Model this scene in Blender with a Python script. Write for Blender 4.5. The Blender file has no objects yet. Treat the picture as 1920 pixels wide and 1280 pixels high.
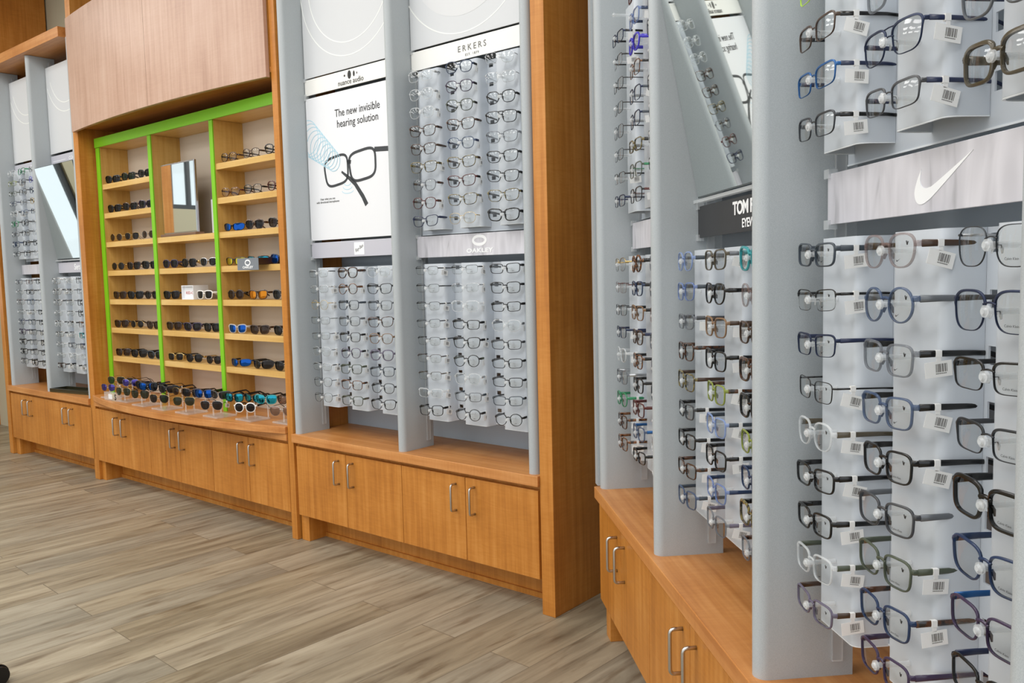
import bpy, math, random
from mathutils import Vector, Matrix
R = math.radians
C = bpy.context.scene.collection
SC = bpy.context.scene

# ------------------------------------------------------------------ camera, world, lights
F_PX, PITCH, ROLL, EYE = 1570.2, 0.0820, -0.0238, 1.3
cd = bpy.data.cameras.new('camera'); cam = bpy.data.objects.new('camera', cd); C.objects.link(cam)
cd.sensor_width = 36; cd.lens = F_PX / 1920 * 36; cd.clip_start = .02
cp, sp, cr, sr = math.cos(PITCH), math.sin(PITCH), math.cos(ROLL), math.sin(ROLL)
fw = Vector((0, cp, -sp)); r0 = Vector((1, 0, 0)); u0_ = Vector((0, sp, cp))
rr = cr * r0 + sr * u0_; uu = -sr * r0 + cr * u0_
M = Matrix((rr, uu, -fw)).transposed().to_4x4(); M.translation = (0, 0, EYE)
cam.matrix_world = M
SC.camera = cam
SC.view_settings.view_transform = 'Standard'; SC.view_settings.look = 'None'
SC.view_settings.gamma = 1; SC.view_settings.use_curve_mapping = False
SC.view_settings.exposure = 0.5
SC.cycles.transparent_max_bounces = 24
SC.cycles.max_bounces = 8; SC.cycles.diffuse_bounces = 3; SC.cycles.glossy_bounces = 4
SC.cycles.caustics_reflective = False; SC.cycles.caustics_refractive = False

wd = bpy.data.worlds.new('world'); SC.world = wd; wd.use_nodes = True
bg = wd.node_tree.nodes['Background']; bg.inputs[0].default_value = (.90, .95, 1.0, 1); bg.inputs[1].default_value = 1.0

def area_light(name, loc, sx, sy, power, col=(1, .985, .965), rot=(0, 0, 0)):
    l = bpy.data.lights.new(name, 'AREA'); l.shape = 'RECTANGLE'; l.size = sx; l.size_y = sy
    l.energy = power; l.color = col
    o = bpy.data.objects.new(name, l); C.objects.link(o); o.location = loc; o.rotation_euler = rot
    return o
CEIL = 3.6

# ------------------------------------------------------------------ frames of the two display walls
TH = {1: (.8787, .0855, 3.1045), 2: (.099, .2952, 2.9118)}
def frame(k):
    th, x, y = TH[k]; s, c = math.sin(th), math.cos(th)
    return Vector((x, y, 0)), math.atan2(-c, s)
def world(k, u, v, z):
    o, ph = frame(k)
    return o + Vector((math.cos(ph) * u + math.sin(ph) * v, math.sin(ph) * u - math.cos(ph) * v, z))

for lv in (1.5, 3.2, 4.9):
    for lu in (-5.6, -4.1, -2.6, -1.1, .4, 1.9):
        l_ = area_light('ceiling_panel_light', world(1, lu, lv, CEIL - .03), .6, 1.2, 13.5, rot=(0, 0, frame(1)[1]))

# ------------------------------------------------------------------ materials
def lin(h):
    h = h.lstrip('#'); c = [int(h[i:i + 2], 16) / 255 for i in (0, 2, 4)]
    return tuple((x / 12.92 if x < .04045 else ((x + .055) / 1.055) ** 2.4) for x in c) + (1,)
MATS = {}
def mat(name, col, rough=.5, metal=0, alpha=1, spec=.5, coat=0, emit=0):
    if name in MATS: return MATS[name]
    m = bpy.data.materials.new(name); m.use_nodes = True; b = m.node_tree.nodes['Principled BSDF']
    c = lin(col) if isinstance(col, str) else col
    b.inputs['Base Color'].default_value = c; b.inputs['Roughness'].default_value = rough
    b.inputs['Metallic'].default_value = metal; b.inputs['Alpha'].default_value = alpha
    b.inputs['Specular IOR Level'].default_value = spec; b.inputs['Coat Weight'].default_value = coat
    if emit: b.inputs['Emission Color'].default_value = c; b.inputs['Emission Strength'].default_value = emit
    m.diffuse_color = c
    MATS[name] = m; return m
def N(nt, t, **k):
    n = nt.nodes.new(t)
    for a, v in k.items():
        if a.startswith('i_'): n.inputs[a[2:].replace('_', ' ')].default_value = v
        else: setattr(n, a, v)
    return n
def ramp(nt, stops):
    n = nt.nodes.new('ShaderNodeValToRGB'); e = n.color_ramp.elements
    while len(e) < len(stops): e.new(.5)
    for i, (p, c) in enumerate(stops): e[i].position = p; e[i].color = lin(c) if isinstance(c, str) else c
    return n
def wood(name, dark, mid, light, axis='Z', rough=.38, ripple=.2, sc=1.0):
    m = bpy.data.materials.new(name); m.use_nodes = True; nt = m.node_tree; b = nt.nodes['Principled BSDF']
    tc = N(nt, 'ShaderNodeTexCoord')
    geo = N(nt, 'ShaderNodeObjectInfo')
    add = N(nt, 'ShaderNodeVectorMath', operation='ADD'); nt.links.new(tc.outputs['Object'], add.inputs[0])
    mulr = N(nt, 'ShaderNodeMath', operation='MULTIPLY'); mulr.inputs[1].default_value = 17
    nt.links.new(geo.outputs['Random'], mulr.inputs[0]); nt.links.new(mulr.outputs[0], add.inputs[1])
    mp = N(nt, 'ShaderNodeMapping')
    s = {'Z': (38, 38, 1.6), 'X': (1.6, 38, 38), 'Y': (38, 1.6, 38)}[axis]
    mp.inputs['Scale'].default_value = tuple(a * sc for a in s)
    nt.links.new(add.outputs[0], mp.inputs[0])
    n1 = N(nt, 'ShaderNodeTexNoise'); n1.inputs['Scale'].default_value = 1; n1.inputs['Detail'].default_value = 6; n1.inputs['Roughness'].default_value = .65
    nt.links.new(mp.outputs[0], n1.inputs['Vector'])
    # short ripple figure across the grain
    mp2 = N(nt, 'ShaderNodeMapping'); s2 = {'Z': (9, 9, 55), 'X': (55, 9, 9), 'Y': (9, 55, 9)}[axis]
    mp2.inputs['Scale'].default_value = s2; nt.links.new(add.outputs[0], mp2.inputs[0])
    n2 = N(nt, 'ShaderNodeTexNoise'); n2.inputs['Scale'].default_value = 1; n2.inputs['Detail'].default_value = 3; n2.inputs['Distortion'].default_value = 1.6
    nt.links.new(mp2.outputs[0], n2.inputs['Vector'])
    n3 = N(nt, 'ShaderNodeTexNoise'); n3.inputs['Scale'].default_value = 3.5; nt.links.new(add.outputs[0], n3.inputs['Vector'])
    mx = N(nt, 'ShaderNodeMix'); mx.inputs[0].default_value = ripple
    nt.links.new(n1.outputs[0], mx.inputs[2]); nt.links.new(n2.outputs[0], mx.inputs[3])
    mx2 = N(nt, 'ShaderNodeMix'); mx2.inputs[0].default_value = .3
    nt.links.new(mx.outputs[0], mx2.inputs[2]); nt.links.new(n3.outputs[0], mx2.inputs[3])
    rp = ramp(nt, [(.36, dark), (.5, mid), (.64, light)])
    nt.links.new(mx2.outputs[0], rp.inputs[0]); nt.links.new(rp.outputs[0], b.inputs['Base Color'])
    b.inputs['Roughness'].default_value = rough; b.inputs['Specular IOR Level'].default_value = .45
    MATS[name] = m; return m
MAPLE = wood('honey maple laminate', '#ab6a26', '#c17d32', '#d19046')
MAPLE_H = wood('honey maple counter', '#b47238', '#c8874a', '#d79a5e', axis='X', ripple=.2)
FASC = wood('maple with painted sheen', '#b38f7b', '#c29f8b', '#cdae9b', ripple=.15)  # same maple laminate, pale pink daylight sheen painted into its colour
PALE = wood('pale shelf maple', '#cfa35a', '#dcb46c', '#e6c382', axis='X', ripple=.15)
PALE_V = wood('shaded shelf maple', '#bf9148', '#cda257', '#d8b068', ripple=.15)  # shelf maple in a darker copy, shading of the upright sides painted in
GREEN = mat('lime green edging', '#7fc81e', .35)
SILVER = mat('silver grey laminate', '#abb2b4', .42, metal=.0, spec=.5)
def silver_noise():
    m = SILVER; nt = m.node_tree; b = nt.nodes['Principled BSDF']
    tc = N(nt, 'ShaderNodeTexCoord'); n = N(nt, 'ShaderNodeTexNoise'); n.inputs['Scale'].default_value = 900
    nt.links.new(tc.outputs['Object'], n.inputs['Vector'])
    rp = ramp(nt, [(.3, '#a6adb1'), (.7, '#bac0c3')]); nt.links.new(n.outputs[0], rp.inputs[0]); nt.links.new(rp.outputs[0], b.inputs['Base Color'])
silver_noise()
BACKG = mat('blue grey back panel', '#b4bfc8', .5)
CREAM = mat('cream back panel', '#d9cbb9', .6)
STEEL = mat('brushed nickel', '#c4c0ba', .28, metal=1)
FROST = mat('frosted acrylic', '#d8dfe7', .28, alpha=.86, spec=.5)
FEDGE = mat('polished acrylic edge', '#f4f9fd', .15, alpha=.95)
CLEAR = mat('clear acrylic', '#eef2f4', .05, alpha=.38, spec=.8)
PEGM = mat('clear peg plastic', '#f2f6f8', .08, alpha=.3, spec=.9)
CLEARB = mat('clear acrylic block', '#e8e4e0', .05, alpha=.3, spec=.7)
WHITE = mat('white board', '#eef0f4', .4)
WARMW = mat('warm white board', '#f5f5f1', .4)
LGREY = mat('light grey board', '#d6d9dc', .45)
LILAC = mat('lilac grey board', '#c6c6d0', .4)
BLACK = mat('black board', '#2a2a2c', .35)
INK = mat('black print', '#141416', .5)
GINK = mat('grey print', '#6a6a68', .5)
WINK = mat('white print', '#fbfdff', .4)
LINEW = mat('pale line print', '#f3f6f3', .4)
SKYB = mat('light blue print', '#b5dcec', .5)
MIRROR = mat('mirror glass', '#e8eeec', .02, metal=1)
TAG = mat('white tag card', '#f4f4f2', .5)
TAGBAR = mat('bar print', '#55514e', .6)
WALLP = mat('greige wall paint', '#b9b39c', .8)
CEILP = mat('ceiling paint', '#dcdad4', .9)
TRAYB = mat('black lacquer', '#2c2a1c', .18)
RUBBER = mat('black rubber', '#0c0c10', .3)
LIP = mat('chrome lip', '#b9bcc0', .2, metal=1)

def lens_mat(name, col, refl=.10, tint=.04):
    m = bpy.data.materials.new(name); m.use_nodes = True; nt = m.node_tree; nt.nodes.clear()
    out = N(nt, 'ShaderNodeOutputMaterial'); tr = N(nt, 'ShaderNodeBsdfTransparent'); tr.inputs[0].default_value = lin(col)
    gl = N(nt, 'ShaderNodeBsdfGlossy'); gl.inputs['Roughness'].default_value = .03
    fr = N(nt, 'ShaderNodeFresnel'); fr.inputs[0].default_value = 1.6
    mx = N(nt, 'ShaderNodeMixShader')
    nt.links.new(fr.outputs[0], mx.inputs[0]); nt.links.new(tr.outputs[0], mx.inputs[1]); nt.links.new(gl.outputs[0], mx.inputs[2])
    nt.links.new(mx.outputs[0], out.inputs[0]); MATS[name] = m; return m
LENS = lens_mat('clear lens', '#f4f6f6')
def tortoise(name, a, b_, alpha=1):
    m = mat(name, a, .2, coat=.4, alpha=alpha); nt = m.node_tree; b = nt.nodes['Principled BSDF']
    tc = N(nt, 'ShaderNodeTexCoord'); n = N(nt, 'ShaderNodeTexNoise'); n.inputs['Scale'].default_value = 110; n.inputs['Detail'].default_value = 1
    nt.links.new(tc.outputs['Object'], n.inputs['Vector'])
    rp = ramp(nt, [(.42, a), (.56, b_)]); nt.links.new(n.outputs[0], rp.inputs[0]); nt.links.new(rp.outputs[0], b.inputs['Base Color'])
    return m
GM = {}
for k, col, ro, me, al in [('black', '#060607', .2, 0, 1), ('matte', '#202226', .5, 0, 1), ('slate', '#38424c', .4, 0, .97),
    ('dgrey', '#3a3c40', .35, .0, 1), ('grey', '#6d7176', .3, .3, 1), ('gunm', '#45484c', .3, .8, 1), ('silver', '#c4c6c8', .25, .9, 1),
    ('gold', '#cdb277', .25, .9, 1), ('navy', '#1c2748', .3, 0, 1), ('navym', '#26304a', .35, .5, 1), ('bluem', '#235a94', .3, .4, 1),
    ('blue', '#1d3357', .2, 0, .88), ('bluec', '#3f5578', .15, 0, .66), ('lblue', '#6f87bd', .15, 0, .6), ('skyc', '#8fa7d8', .15, 0, .62),
    ('crystal', '#e9edef', .06, 0, .34), ('greyc', '#6f747c', .12, 0, .55), ('rosec', '#86706c', .12, 0, .42), ('purpc', '#6a6378', .15, 0, .8),
    ('olive', '#4a5242', .3, 0, .88), ('olivec', '#8d9a3a', .15, 0, .8), ('green', '#2f8a5c', .2, 0, .9), ('lime', '#b9e23a', .25, 0, 1),
    ('teal', '#2f9fa6', .15, 0, .85), ('indigo', '#3f35c4', .2, 0, .95), ('red', '#56211e', .25, 0, .95), ('brown', '#3f2b1c', .3, 0, 1),
    ('brownc', '#8a6a4c', .2, 0, .85), ('white', '#f2f0ec', .3, 0, 1), ('khaki', '#544b38', .15, 0, .82), ('plum', '#3a2c48', .2, 0, .95)]:
    GM[k] = mat('frame ' + k, col, ro, metal=me, alpha=al, coat=.12 if me == 0 else 0)
GM['tort'] = tortoise('frame dark tortoiseshell', '#120b08', '#4f2d15')
GM['amber'] = tortoise('frame amber tortoiseshell', '#24130c', '#7a4a22')
GM['oltort'] = tortoise('frame olive tortoiseshell', '#26221a', '#7d7040')
CNAME = dict(black='black', matte='matte black', slate='slate grey', dgrey='dark grey', grey='grey', gunm='gunmetal', silver='silver', gold='gold',
    navy='navy', navym='navy metal', bluem='bright blue', blue='blue', bluec='blue translucent', lblue='pale blue', skyc='light-blue clear', crystal='clear',
    greyc='grey translucent', rosec='rosy clear', purpc='purple-grey', olive='olive', olivec='yellow-green', green='green', lime='lime green', teal='teal',
    indigo='violet-blue', red='dark red', brown='brown', brownc='light brown', white='white', khaki='khaki', plum='dark purple', tort='tortoiseshell',
    amber='amber tortoiseshell', oltort='olive tortoiseshell')
SL = {'dark': mat('sun lens dark', '#0c0d10', .08, alpha=.96, spec=.2), 'brown': mat('sun lens brown', '#21130d', .08, alpha=.93, spec=.2),
      'green': mat('sun lens green', '#0c1f14', .08, alpha=.94, spec=.2), 'blue': mat('sun lens blue mirror', '#174e9f', .03, metal=.9),
      'teal': mat('sun lens teal mirror', '#2792a8', .03, metal=.95), 'gold': mat('sun lens gold mirror', '#b3a02a', .08, metal=.85),
      'orange': mat('sun lens orange mirror', '#c77a14', .08, metal=.75), 'violet': mat('sun lens violet mirror', '#4f4590', .04, metal=.9),
      'bronze': mat('sun lens bronze mirror', '#8a6a5a', .08, metal=.85), 'clear': LENS}
LNAME = dict(dark='dark', brown='brown', green='dark green', blue='blue mirrored', teal='teal mirrored', gold='yellow mirrored', orange='orange mirrored',
             violet='violet mirrored', bronze='bronze mirrored', clear='clear')

def floor_mat():
    m = bpy.data.materials.new('grey brown vinyl planks'); m.use_nodes = True; nt = m.node_tree; b = nt.nodes['Principled BSDF']
    tc = N(nt, 'ShaderNodeTexCoord'); mp = N(nt, 'ShaderNodeMapping'); mp.inputs['Rotation'].default_value = (0, 0, R(-47.5))
    nt.links.new(tc.outputs['Object'], mp.inputs[0])
    br = N(nt, 'ShaderNodeTexBrick'); br.offset = .37; br.offset_frequency = 2
    br.inputs['Color1'].default_value = (0, 0, 0, 1); br.inputs['Color2'].default_value = (1, 1, 1, 1); br.inputs['Mortar'].default_value = (.5, .5, .5, 1)
    br.inputs['Scale'].default_value = 1; br.inputs['Mortar Size'].default_value = .0022; br.inputs['Mortar Smooth'].default_value = .6; br.inputs['Bias'].default_value = 0
    br.inputs['Brick Width'].default_value = 1.22; br.inputs['Row Height'].default_value = .178
    nt.links.new(mp.outputs[0], br.inputs['Vector'])
    # grain, shifted plank by plank
    sc = N(nt, 'ShaderNodeVectorMath', operation='SCALE'); sc.inputs['Scale'].default_value = 23
    nt.links.new(br.outputs['Color'], sc.inputs[0])
    ad = N(nt, 'ShaderNodeVectorMath', operation='ADD'); nt.links.new(mp.outputs[0], ad.inputs[0]); nt.links.new(sc.outputs[0], ad.inputs[1])
    m2 = N(nt, 'ShaderNodeMapping'); m2.inputs['Scale'].default_value = (1.1, 11, 1); nt.links.new(ad.outputs[0], m2.inputs[0])
    n1 = N(nt, 'ShaderNodeTexNoise'); n1.inputs['Scale'].default_value = 1; n1.inputs['Detail'].default_value = 8; n1.inputs['Roughness'].default_value = .62; n1.inputs['Distortion'].default_value = .7
    nt.links.new(m2.outputs[0], n1.inputs['Vector'])
    rp = ramp(nt, [(.28, '#756c5e'), (.42, '#8f8778'), (.54, '#a39b8b'), (.70, '#b7b0a1')])
    nt.links.new(n1.outputs[0], rp.inputs[0])
    m3 = N(nt, 'ShaderNodeMapping'); m3.inputs['Scale'].default_value = (5, 30, 1); nt.links.new(ad.outputs[0], m3.inputs[0])
    n2 = N(nt, 'ShaderNodeTexNoise'); n2.inputs['Scale'].default_value = 1; n2.inputs['Detail'].default_value = 5; nt.links.new(m3.outputs[0], n2.inputs['Vector'])
    r2 = ramp(nt, [(.30, '#a59078'), (.45, '#ffffff')]); nt.links.new(n2.outputs[0], r2.inputs[0])
    mu = N(nt, 'ShaderNodeMix', data_type='RGBA', blend_type='MULTIPLY'); mu.inputs[0].default_value = .55
    nt.links.new(rp.outputs[0], mu.inputs[6]); nt.links.new(r2.outputs[0], mu.inputs[7])
    tint = ramp(nt, [(0, '#e6e6e2'), (.5, '#fffaf0'), (1, '#e4dccb')]); nt.links.new(br.outputs['Color'], tint.inputs[0])
    mu2 = N(nt, 'ShaderNodeMix', data_type='RGBA', blend_type='MULTIPLY'); mu2.inputs[0].default_value = 1
    nt.links.new(mu.outputs[2], mu2.inputs[6]); nt.links.new(tint.outputs[0], mu2.inputs[7])
    dk = N(nt, 'ShaderNodeMix', data_type='RGBA'); dk.inputs[7].default_value = lin('#4e4538')
    fac = N(nt, 'ShaderNodeMath', operation='MULTIPLY'); fac.inputs[1].default_value = .75
    nt.links.new(br.outputs['Fac'], fac.inputs[0]); nt.links.new(fac.outputs[0], dk.inputs[0]); nt.links.new(mu2.outputs[2], dk.inputs[6])
    nt.links.new(dk.outputs[2], b.inputs['Base Color']); b.inputs['Roughness'].default_value = .42
    return m
FLOORM = floor_mat()
def streak_mat(name, base, dark):
    # printed photograph of soft grey blurs behind the logo of a brand board
    m = mat(name, base, .35); nt = m.node_tree; b = nt.nodes['Principled BSDF']
    tc = N(nt, 'ShaderNodeTexCoord'); mp = N(nt, 'ShaderNodeMapping'); mp.inputs['Scale'].default_value = (22, 1, 4); nt.links.new(tc.outputs['Object'], mp.inputs[0])
    n = N(nt, 'ShaderNodeTexNoise'); n.inputs['Scale'].default_value = 1; n.inputs['Detail'].default_value = 2; n.inputs['Distortion'].default_value = 1.2
    nt.links.new(mp.outputs[0], n.inputs['Vector']); rp = ramp(nt, [(.3, dark), (.42, base), (.7, '#dedde4')]); nt.links.new(n.outputs[0], rp.inputs[0])
    nt.links.new(rp.outputs[0], b.inputs['Base Color']); return m
STREAK = streak_mat('grey blurred photo print', '#cbcad1', '#a5a5aa')

# ------------------------------------------------------------------ mesh builder
ORG = {}
class MB:
    def __init__(s): s.v = []; s.f = []; s.m = []; s.cur = 0
    def face(s, idx): s.f.append(tuple(idx)); s.m.append(s.cur)
    def pts(s, P): i = len(s.v); s.v += [tuple(p) for p in P]; return i
    def box(s, u0, u1, v0, v1, z0, z1):
        i = s.pts([(u0, v0, z0), (u1, v0, z0), (u1, v1, z0), (u0, v1, z0), (u0, v0, z1), (u1, v0, z1), (u1, v1, z1), (u0, v1, z1)])
        for q in ((0, 1, 2, 3), (4, 5, 6, 7), (0, 1, 5, 4), (1, 2, 6, 5), (2, 3, 7, 6), (3, 0, 4, 7)): s.face([i + k for k in q])
        return s
    def prism_z(s, P, z0, z1):        # closed outline (u,v) extruded in z
        n = len(P); i = s.pts([(a, b, z0) for a, b in P] + [(a, b, z1) for a, b in P])
        for k in range(n): s.face((i + k, i + (k + 1) % n, i + n + (k + 1) % n, i + n + k))
        s.face([i + k for k in range(n)]); s.face([i + n + k for k in range(n)]); return s
    def prism_v(s, P, v0, v1):        # closed outline (u,z) extruded in v
        n = len(P); i = s.pts([(a, v0, b) for a, b in P] + [(a, v1, b) for a, b in P])
        for k in range(n): s.face((i + k, i + (k + 1) % n, i + n + (k + 1) % n, i + n + k))
        s.face([i + k for k in range(n)]); s.face([i + n + k for k in range(n)]); return s
    def ring(s, cu, cz, v, r, w, n=64, a0=0, a1=360, rz=None, th=.0006):   # thin flat band in the (u,z) plane
        rz = rz or r; P = []; Q = []
        for k in range(n + 1):
            a = R(a0 + (a1 - a0) * k / n)
            P.append((cu + (r - w / 2) * math.cos(a), cz + (rz - w / 2) * math.sin(a))); Q.append((cu + (r + w / 2) * math.cos(a), cz + (rz + w / 2) * math.sin(a)))
        for k in range(n):
            s.prism_v([P[k], P[k + 1], Q[k + 1], Q[k]], v, v + th)
        return s
    def tube(s, path, rad, n=8, cap=True):
        path = [Vector(p) for p in path]; rings = []; up = None
        rads = rad if isinstance(rad, (list, tuple)) else [rad] * len(path)
        for k, p in enumerate(path):
            d = (path[min(k + 1, len(path) - 1)] - path[max(k - 1, 0)]).normalized()
            if up is None: up = Vector((0, 0, 1)) if abs(d.z) < .9 else Vector((1, 0, 0))
            a = d.cross(up).normalized(); b = a.cross(d).normalized(); up = b
            r = rads[k]; rx, ry = r if isinstance(r, tuple) else (r, r)
            rings.append(s.pts([p + a * (rx * math.cos(2 * math.pi * j / n)) + b * (ry * math.sin(2 * math.pi * j / n)) for j in range(n)]))
        for k in range(len(rings) - 1):
            for j in range(n):
                s.face((rings[k] + j, rings[k] + (j + 1) % n, rings[k + 1] + (j + 1) % n, rings[k + 1] + j))
        if cap: s.face([rings[0] + j for j in range(n)]); s.face([rings[-1] + j for j in range(n)])
        return s
    def mesh(s, name, o=(0, 0, 0), flipv=True, smooth=False, mats=()):
        me = bpy.data.meshes.new(name); sg = -1 if flipv else 1
        me.from_pydata([(a - o[0], sg * (b - o[1]), c - o[2]) for a, b, c in s.v], [], s.f)
        for m in mats: me.materials.append(m)
        if len(mats) > 1: me.polygons.foreach_set('material_index', s.m)
        import bmesh
        bm = bmesh.new(); bm.from_mesh(me); bmesh.ops.recalc_face_normals(bm, faces=bm.faces); bm.to_mesh(me); bm.free()
        if smooth: me.polygons.foreach_set('use_smooth', [True] * len(me.polygons))
        me.update(); return me
    def build(s, name, mats, wall, parent=None, origin=None, smooth=False, bev=0, autos=False):
        if not isinstance(mats, (list, tuple)): mats = [mats]
        if parent is not None: origin = ORG[parent.name]
        elif origin is None:
            us = [p[0] for p in s.v]; vs = [p[1] for p in s.v]; zs = [p[2] for p in s.v]
            origin = ((min(us) + max(us)) / 2, (min(vs) + max(vs)) / 2, min(zs))
        me = s.mesh(name, origin, True, smooth or autos, mats)
        if autos: me.set_sharp_from_angle(angle=R(35))
        o = bpy.data.objects.new(name, me); C.objects.link(o); ORG[o.name] = origin
        if parent is not None: o.parent = parent
        else: put(o, wall, *origin)
        if bev:
            b = o.modifiers.new('soft edges', 'BEVEL'); b.width = bev; b.segments = 2; b.limit_method = 'ANGLE'
        return o
def put(o, wall, u, v, z, yaw=0, pitch=0, roll=0):
    _, ph = frame(wall); o.location = world(wall, u, v, z)
    o.rotation_euler = (pitch, roll, ph + yaw)
def tag(o, label=None, cat=None, group=None, kind=None):
    if label: o['label'] = label
    if cat: o['category'] = cat
    if group: o['group'] = group
    if kind: o['kind'] = kind
    return o
def empty(name, wall, u, v, z, label, cat, group=None, yaw=0, pitch=0, roll=0):
    o = bpy.data.objects.new(name, None); C.objects.link(o); o.empty_display_size = .05
    put(o, wall, u, v, z, yaw, pitch, roll); ORG[o.name] = (u, v, z); return tag(o, label, cat, group)
TXT = {}
def text(name, body, wall, u, v, z, size, m, parent=None, align='CENTER', sx=1, bold=0, shear=0, ext=.0003, rotz=0, space=1, local=None):
    key = (body, size, align, bold, shear, ext, space, m.name)
    if key not in TXT:
        c = bpy.data.curves.new(name, 'FONT'); c.body = body; c.size = size; c.align_x = align; c.align_y = 'CENTER'; c.extrude = ext; c.offset = bold; c.shear = shear
        c.space_character = space; c.resolution_u = 3; t = bpy.data.objects.new(name, c)
        TXT[key] = bpy.data.meshes.new_from_object(t); bpy.data.objects.remove(t); TXT[key].materials.clear(); TXT[key].materials.append(m)
    o = bpy.data.objects.new(name, TXT[key]); C.objects.link(o); o.scale = (sx, 1, 1); o.parent = parent
    if local is not None: o.location, o.rotation_euler = local; return o
    q = ORG[parent.name]; o.location = (u - q[0], -(v - q[1]), z - q[2]); o.rotation_euler = (R(90), rotz, 0)
    return o

# ------------------------------------------------------------------ the room
def struct(o): return tag(o, kind='structure')
b = MB()
i = b.pts([(-9.5, -6, 0), (6, -6, 0), (6, 9.5, 0), (-9.5, 9.5, 0), (-9.5, -6, -.05), (6, -6, -.05), (6, 9.5, -.05), (-9.5, 9.5, -.05)])
for q in ((0, 1, 2, 3), (4, 5, 6, 7), (0, 1, 5, 4), (1, 2, 6, 5), (2, 3, 7, 6), (3, 0, 4, 7)): b.face([i + k for k in q])
me = b.mesh('floor', (0, 0, 0), False, mats=[FLOORM]); o = bpy.data.objects.new('floor', me); C.objects.link(o); struct(o)
b = MB(); i = b.pts([(x, y, z) for z in (CEIL, CEIL + .05) for x, y in ((-9.5, -3.2), (3, -3.2), (3, 9.5), (-9.5, 9.5))])
for q in ((0, 1, 2, 3), (4, 5, 6, 7), (0, 1, 5, 4), (1, 2, 6, 5), (2, 3, 7, 6), (3, 0, 4, 7)): b.face([i + k for k in q])
me = b.mesh('ceiling', (0, 0, 0), False, mats=[CEILP]); o = bpy.data.objects.new('ceiling', me); C.objects.link(o); struct(o)
struct(MB().box(-6.9, .80, -.56, -.46, 0, CEIL).build('wall_back', WALLP, 1))
struct(MB().box(-.45, 5.0, -.56, -.46, 0, CEIL).build('wall_right', WALLP, 2))
# left wall with two tall windows and a maple-clad stretch
b = MB(); LU = -6.75
for v0, v1, z0, z1 in ((-.46, .25, 0, CEIL), (.25, 1.22, 0, .95), (.25, 1.22, 2.75, CEIL), (1.22, 1.85, 0, CEIL), (1.85, 2.03, 0, CEIL), (2.03, 2.51, 0, 2.08), (2.03, 2.51, 2.9, CEIL), (2.51, 6.2, 0, CEIL)):
    b.box(LU - .12, LU, v0, v1, z0, z1)
struct(b.build('wall_left', WALLP, 1))
b = MB().box(LU, LU + .03, -.455, -.5 + .0, 0, 2.4); struct(MB().box(LU + .001, LU + .03, -.459, -.30, 0, CEIL - .01).build('trim_1', MAPLE, 1))
struct(MB().box(LU + .001, LU + .03, 1.78, 2.03, 0, CEIL - .01).build('mirror_strip', MAPLE, 1))  # added wood strip, unseen except as a reflection in the shelf mirror
for n_, v0, v9, za, zb in ((1, .25, 1.22, .95, 2.75), (2, 2.03, 2.51, 2.08, 2.9)):
    b = MB(); vm_ = (v0 + v9) / 2
    for a in ((v0, v0 + .05, za, zb), (v9 - .05, v9, za, zb), (v0 + .05, v9 - .05, za, za + .05), (v0 + .05, v9 - .05, zb - .05, zb), (vm_ - .02, vm_ + .02, za + .05, zb - .05)):
        b.box(LU - .09, LU - .04, *a)
    w = struct(b.build('window_%d' % n_, mat('dark window frame', '#3b3f44', .4), 1))
    MB().box(LU - .07, LU - .065, v0 + .05, v9 - .05, za + .05, zb - .05).build('pane', LENS, 1, parent=w)

# ------------------------------------------------------------------ furniture
H_CT, H_CB, H_DT, H_DB = .535, .494, .476, .132
def handle(parent, wall, u, z=.388, hz=.058, v=0.0):
    b = MB(); r = .0048; P = [(u, v, z + hz - .003)]
    for a in range(0, 91, 30): P.append((u, v + .022 + .010 * math.sin(R(a)), z + hz - .003 - .010 * (1 - math.cos(R(a)))))
    for a in range(0, 91, 30): P.append((u, v + .022 + .010 * math.cos(R(a)), z - hz + .003 + .010 * (1 - math.sin(R(a)))))
    P.append((u, v, z - hz + .003))
    b.tube(P, r, 10); return b.build('handle', STEEL, wall, parent=parent, smooth=True)
def cabinet(wall, u0, u1, doors, label, legs, hdl, counter_label, cu=(0, 0), zc=(H_CB, H_CT), group=None):
    root = empty('base_cabinet', wall, (u0 + u1) / 2, -.2, 0, label, 'cabinet', 'base cabinets along the walls')
    MB().box(u0, u1, -.44, -.021, H_DB, H_CB - .001).build('carcass', MAPLE, wall, parent=root)
    MB().box(u0, u1, -.44, -.13, .0, H_DB).box(u0, u1, -.13, -.12, 0, .022).build('toe_kick', MAPLE, wall, parent=root)
    for a, c in legs: MB().box(a, c, -.10 - .2, -.019, 0, H_DB - .001).build('leg', MAPLE, wall, parent=root, bev=.0015)
    for k in range(len(doors) - 1):
        a, c = doors[k] + .0015, doors[k + 1] - .0015
        d = MB().box(a, c, -.02, 0, H_DB, H_DT).build('door', MAPLE, wall, parent=root, bev=.0012)
        hu = c - .05 if k % 2 == 0 else a + .05
        q = ORG[root.name]; ORG[d.name] = q
        handle(d, wall, hu)
    return root
def countertop(wall, u0, u1, label, v1=.013):
    return tag(MB().box(u0, u1, -.44, v1, H_CB, H_CT).build('countertop', MAPLE_H, wall, bev=.002), label, 'countertop', 'wooden countertops')
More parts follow.
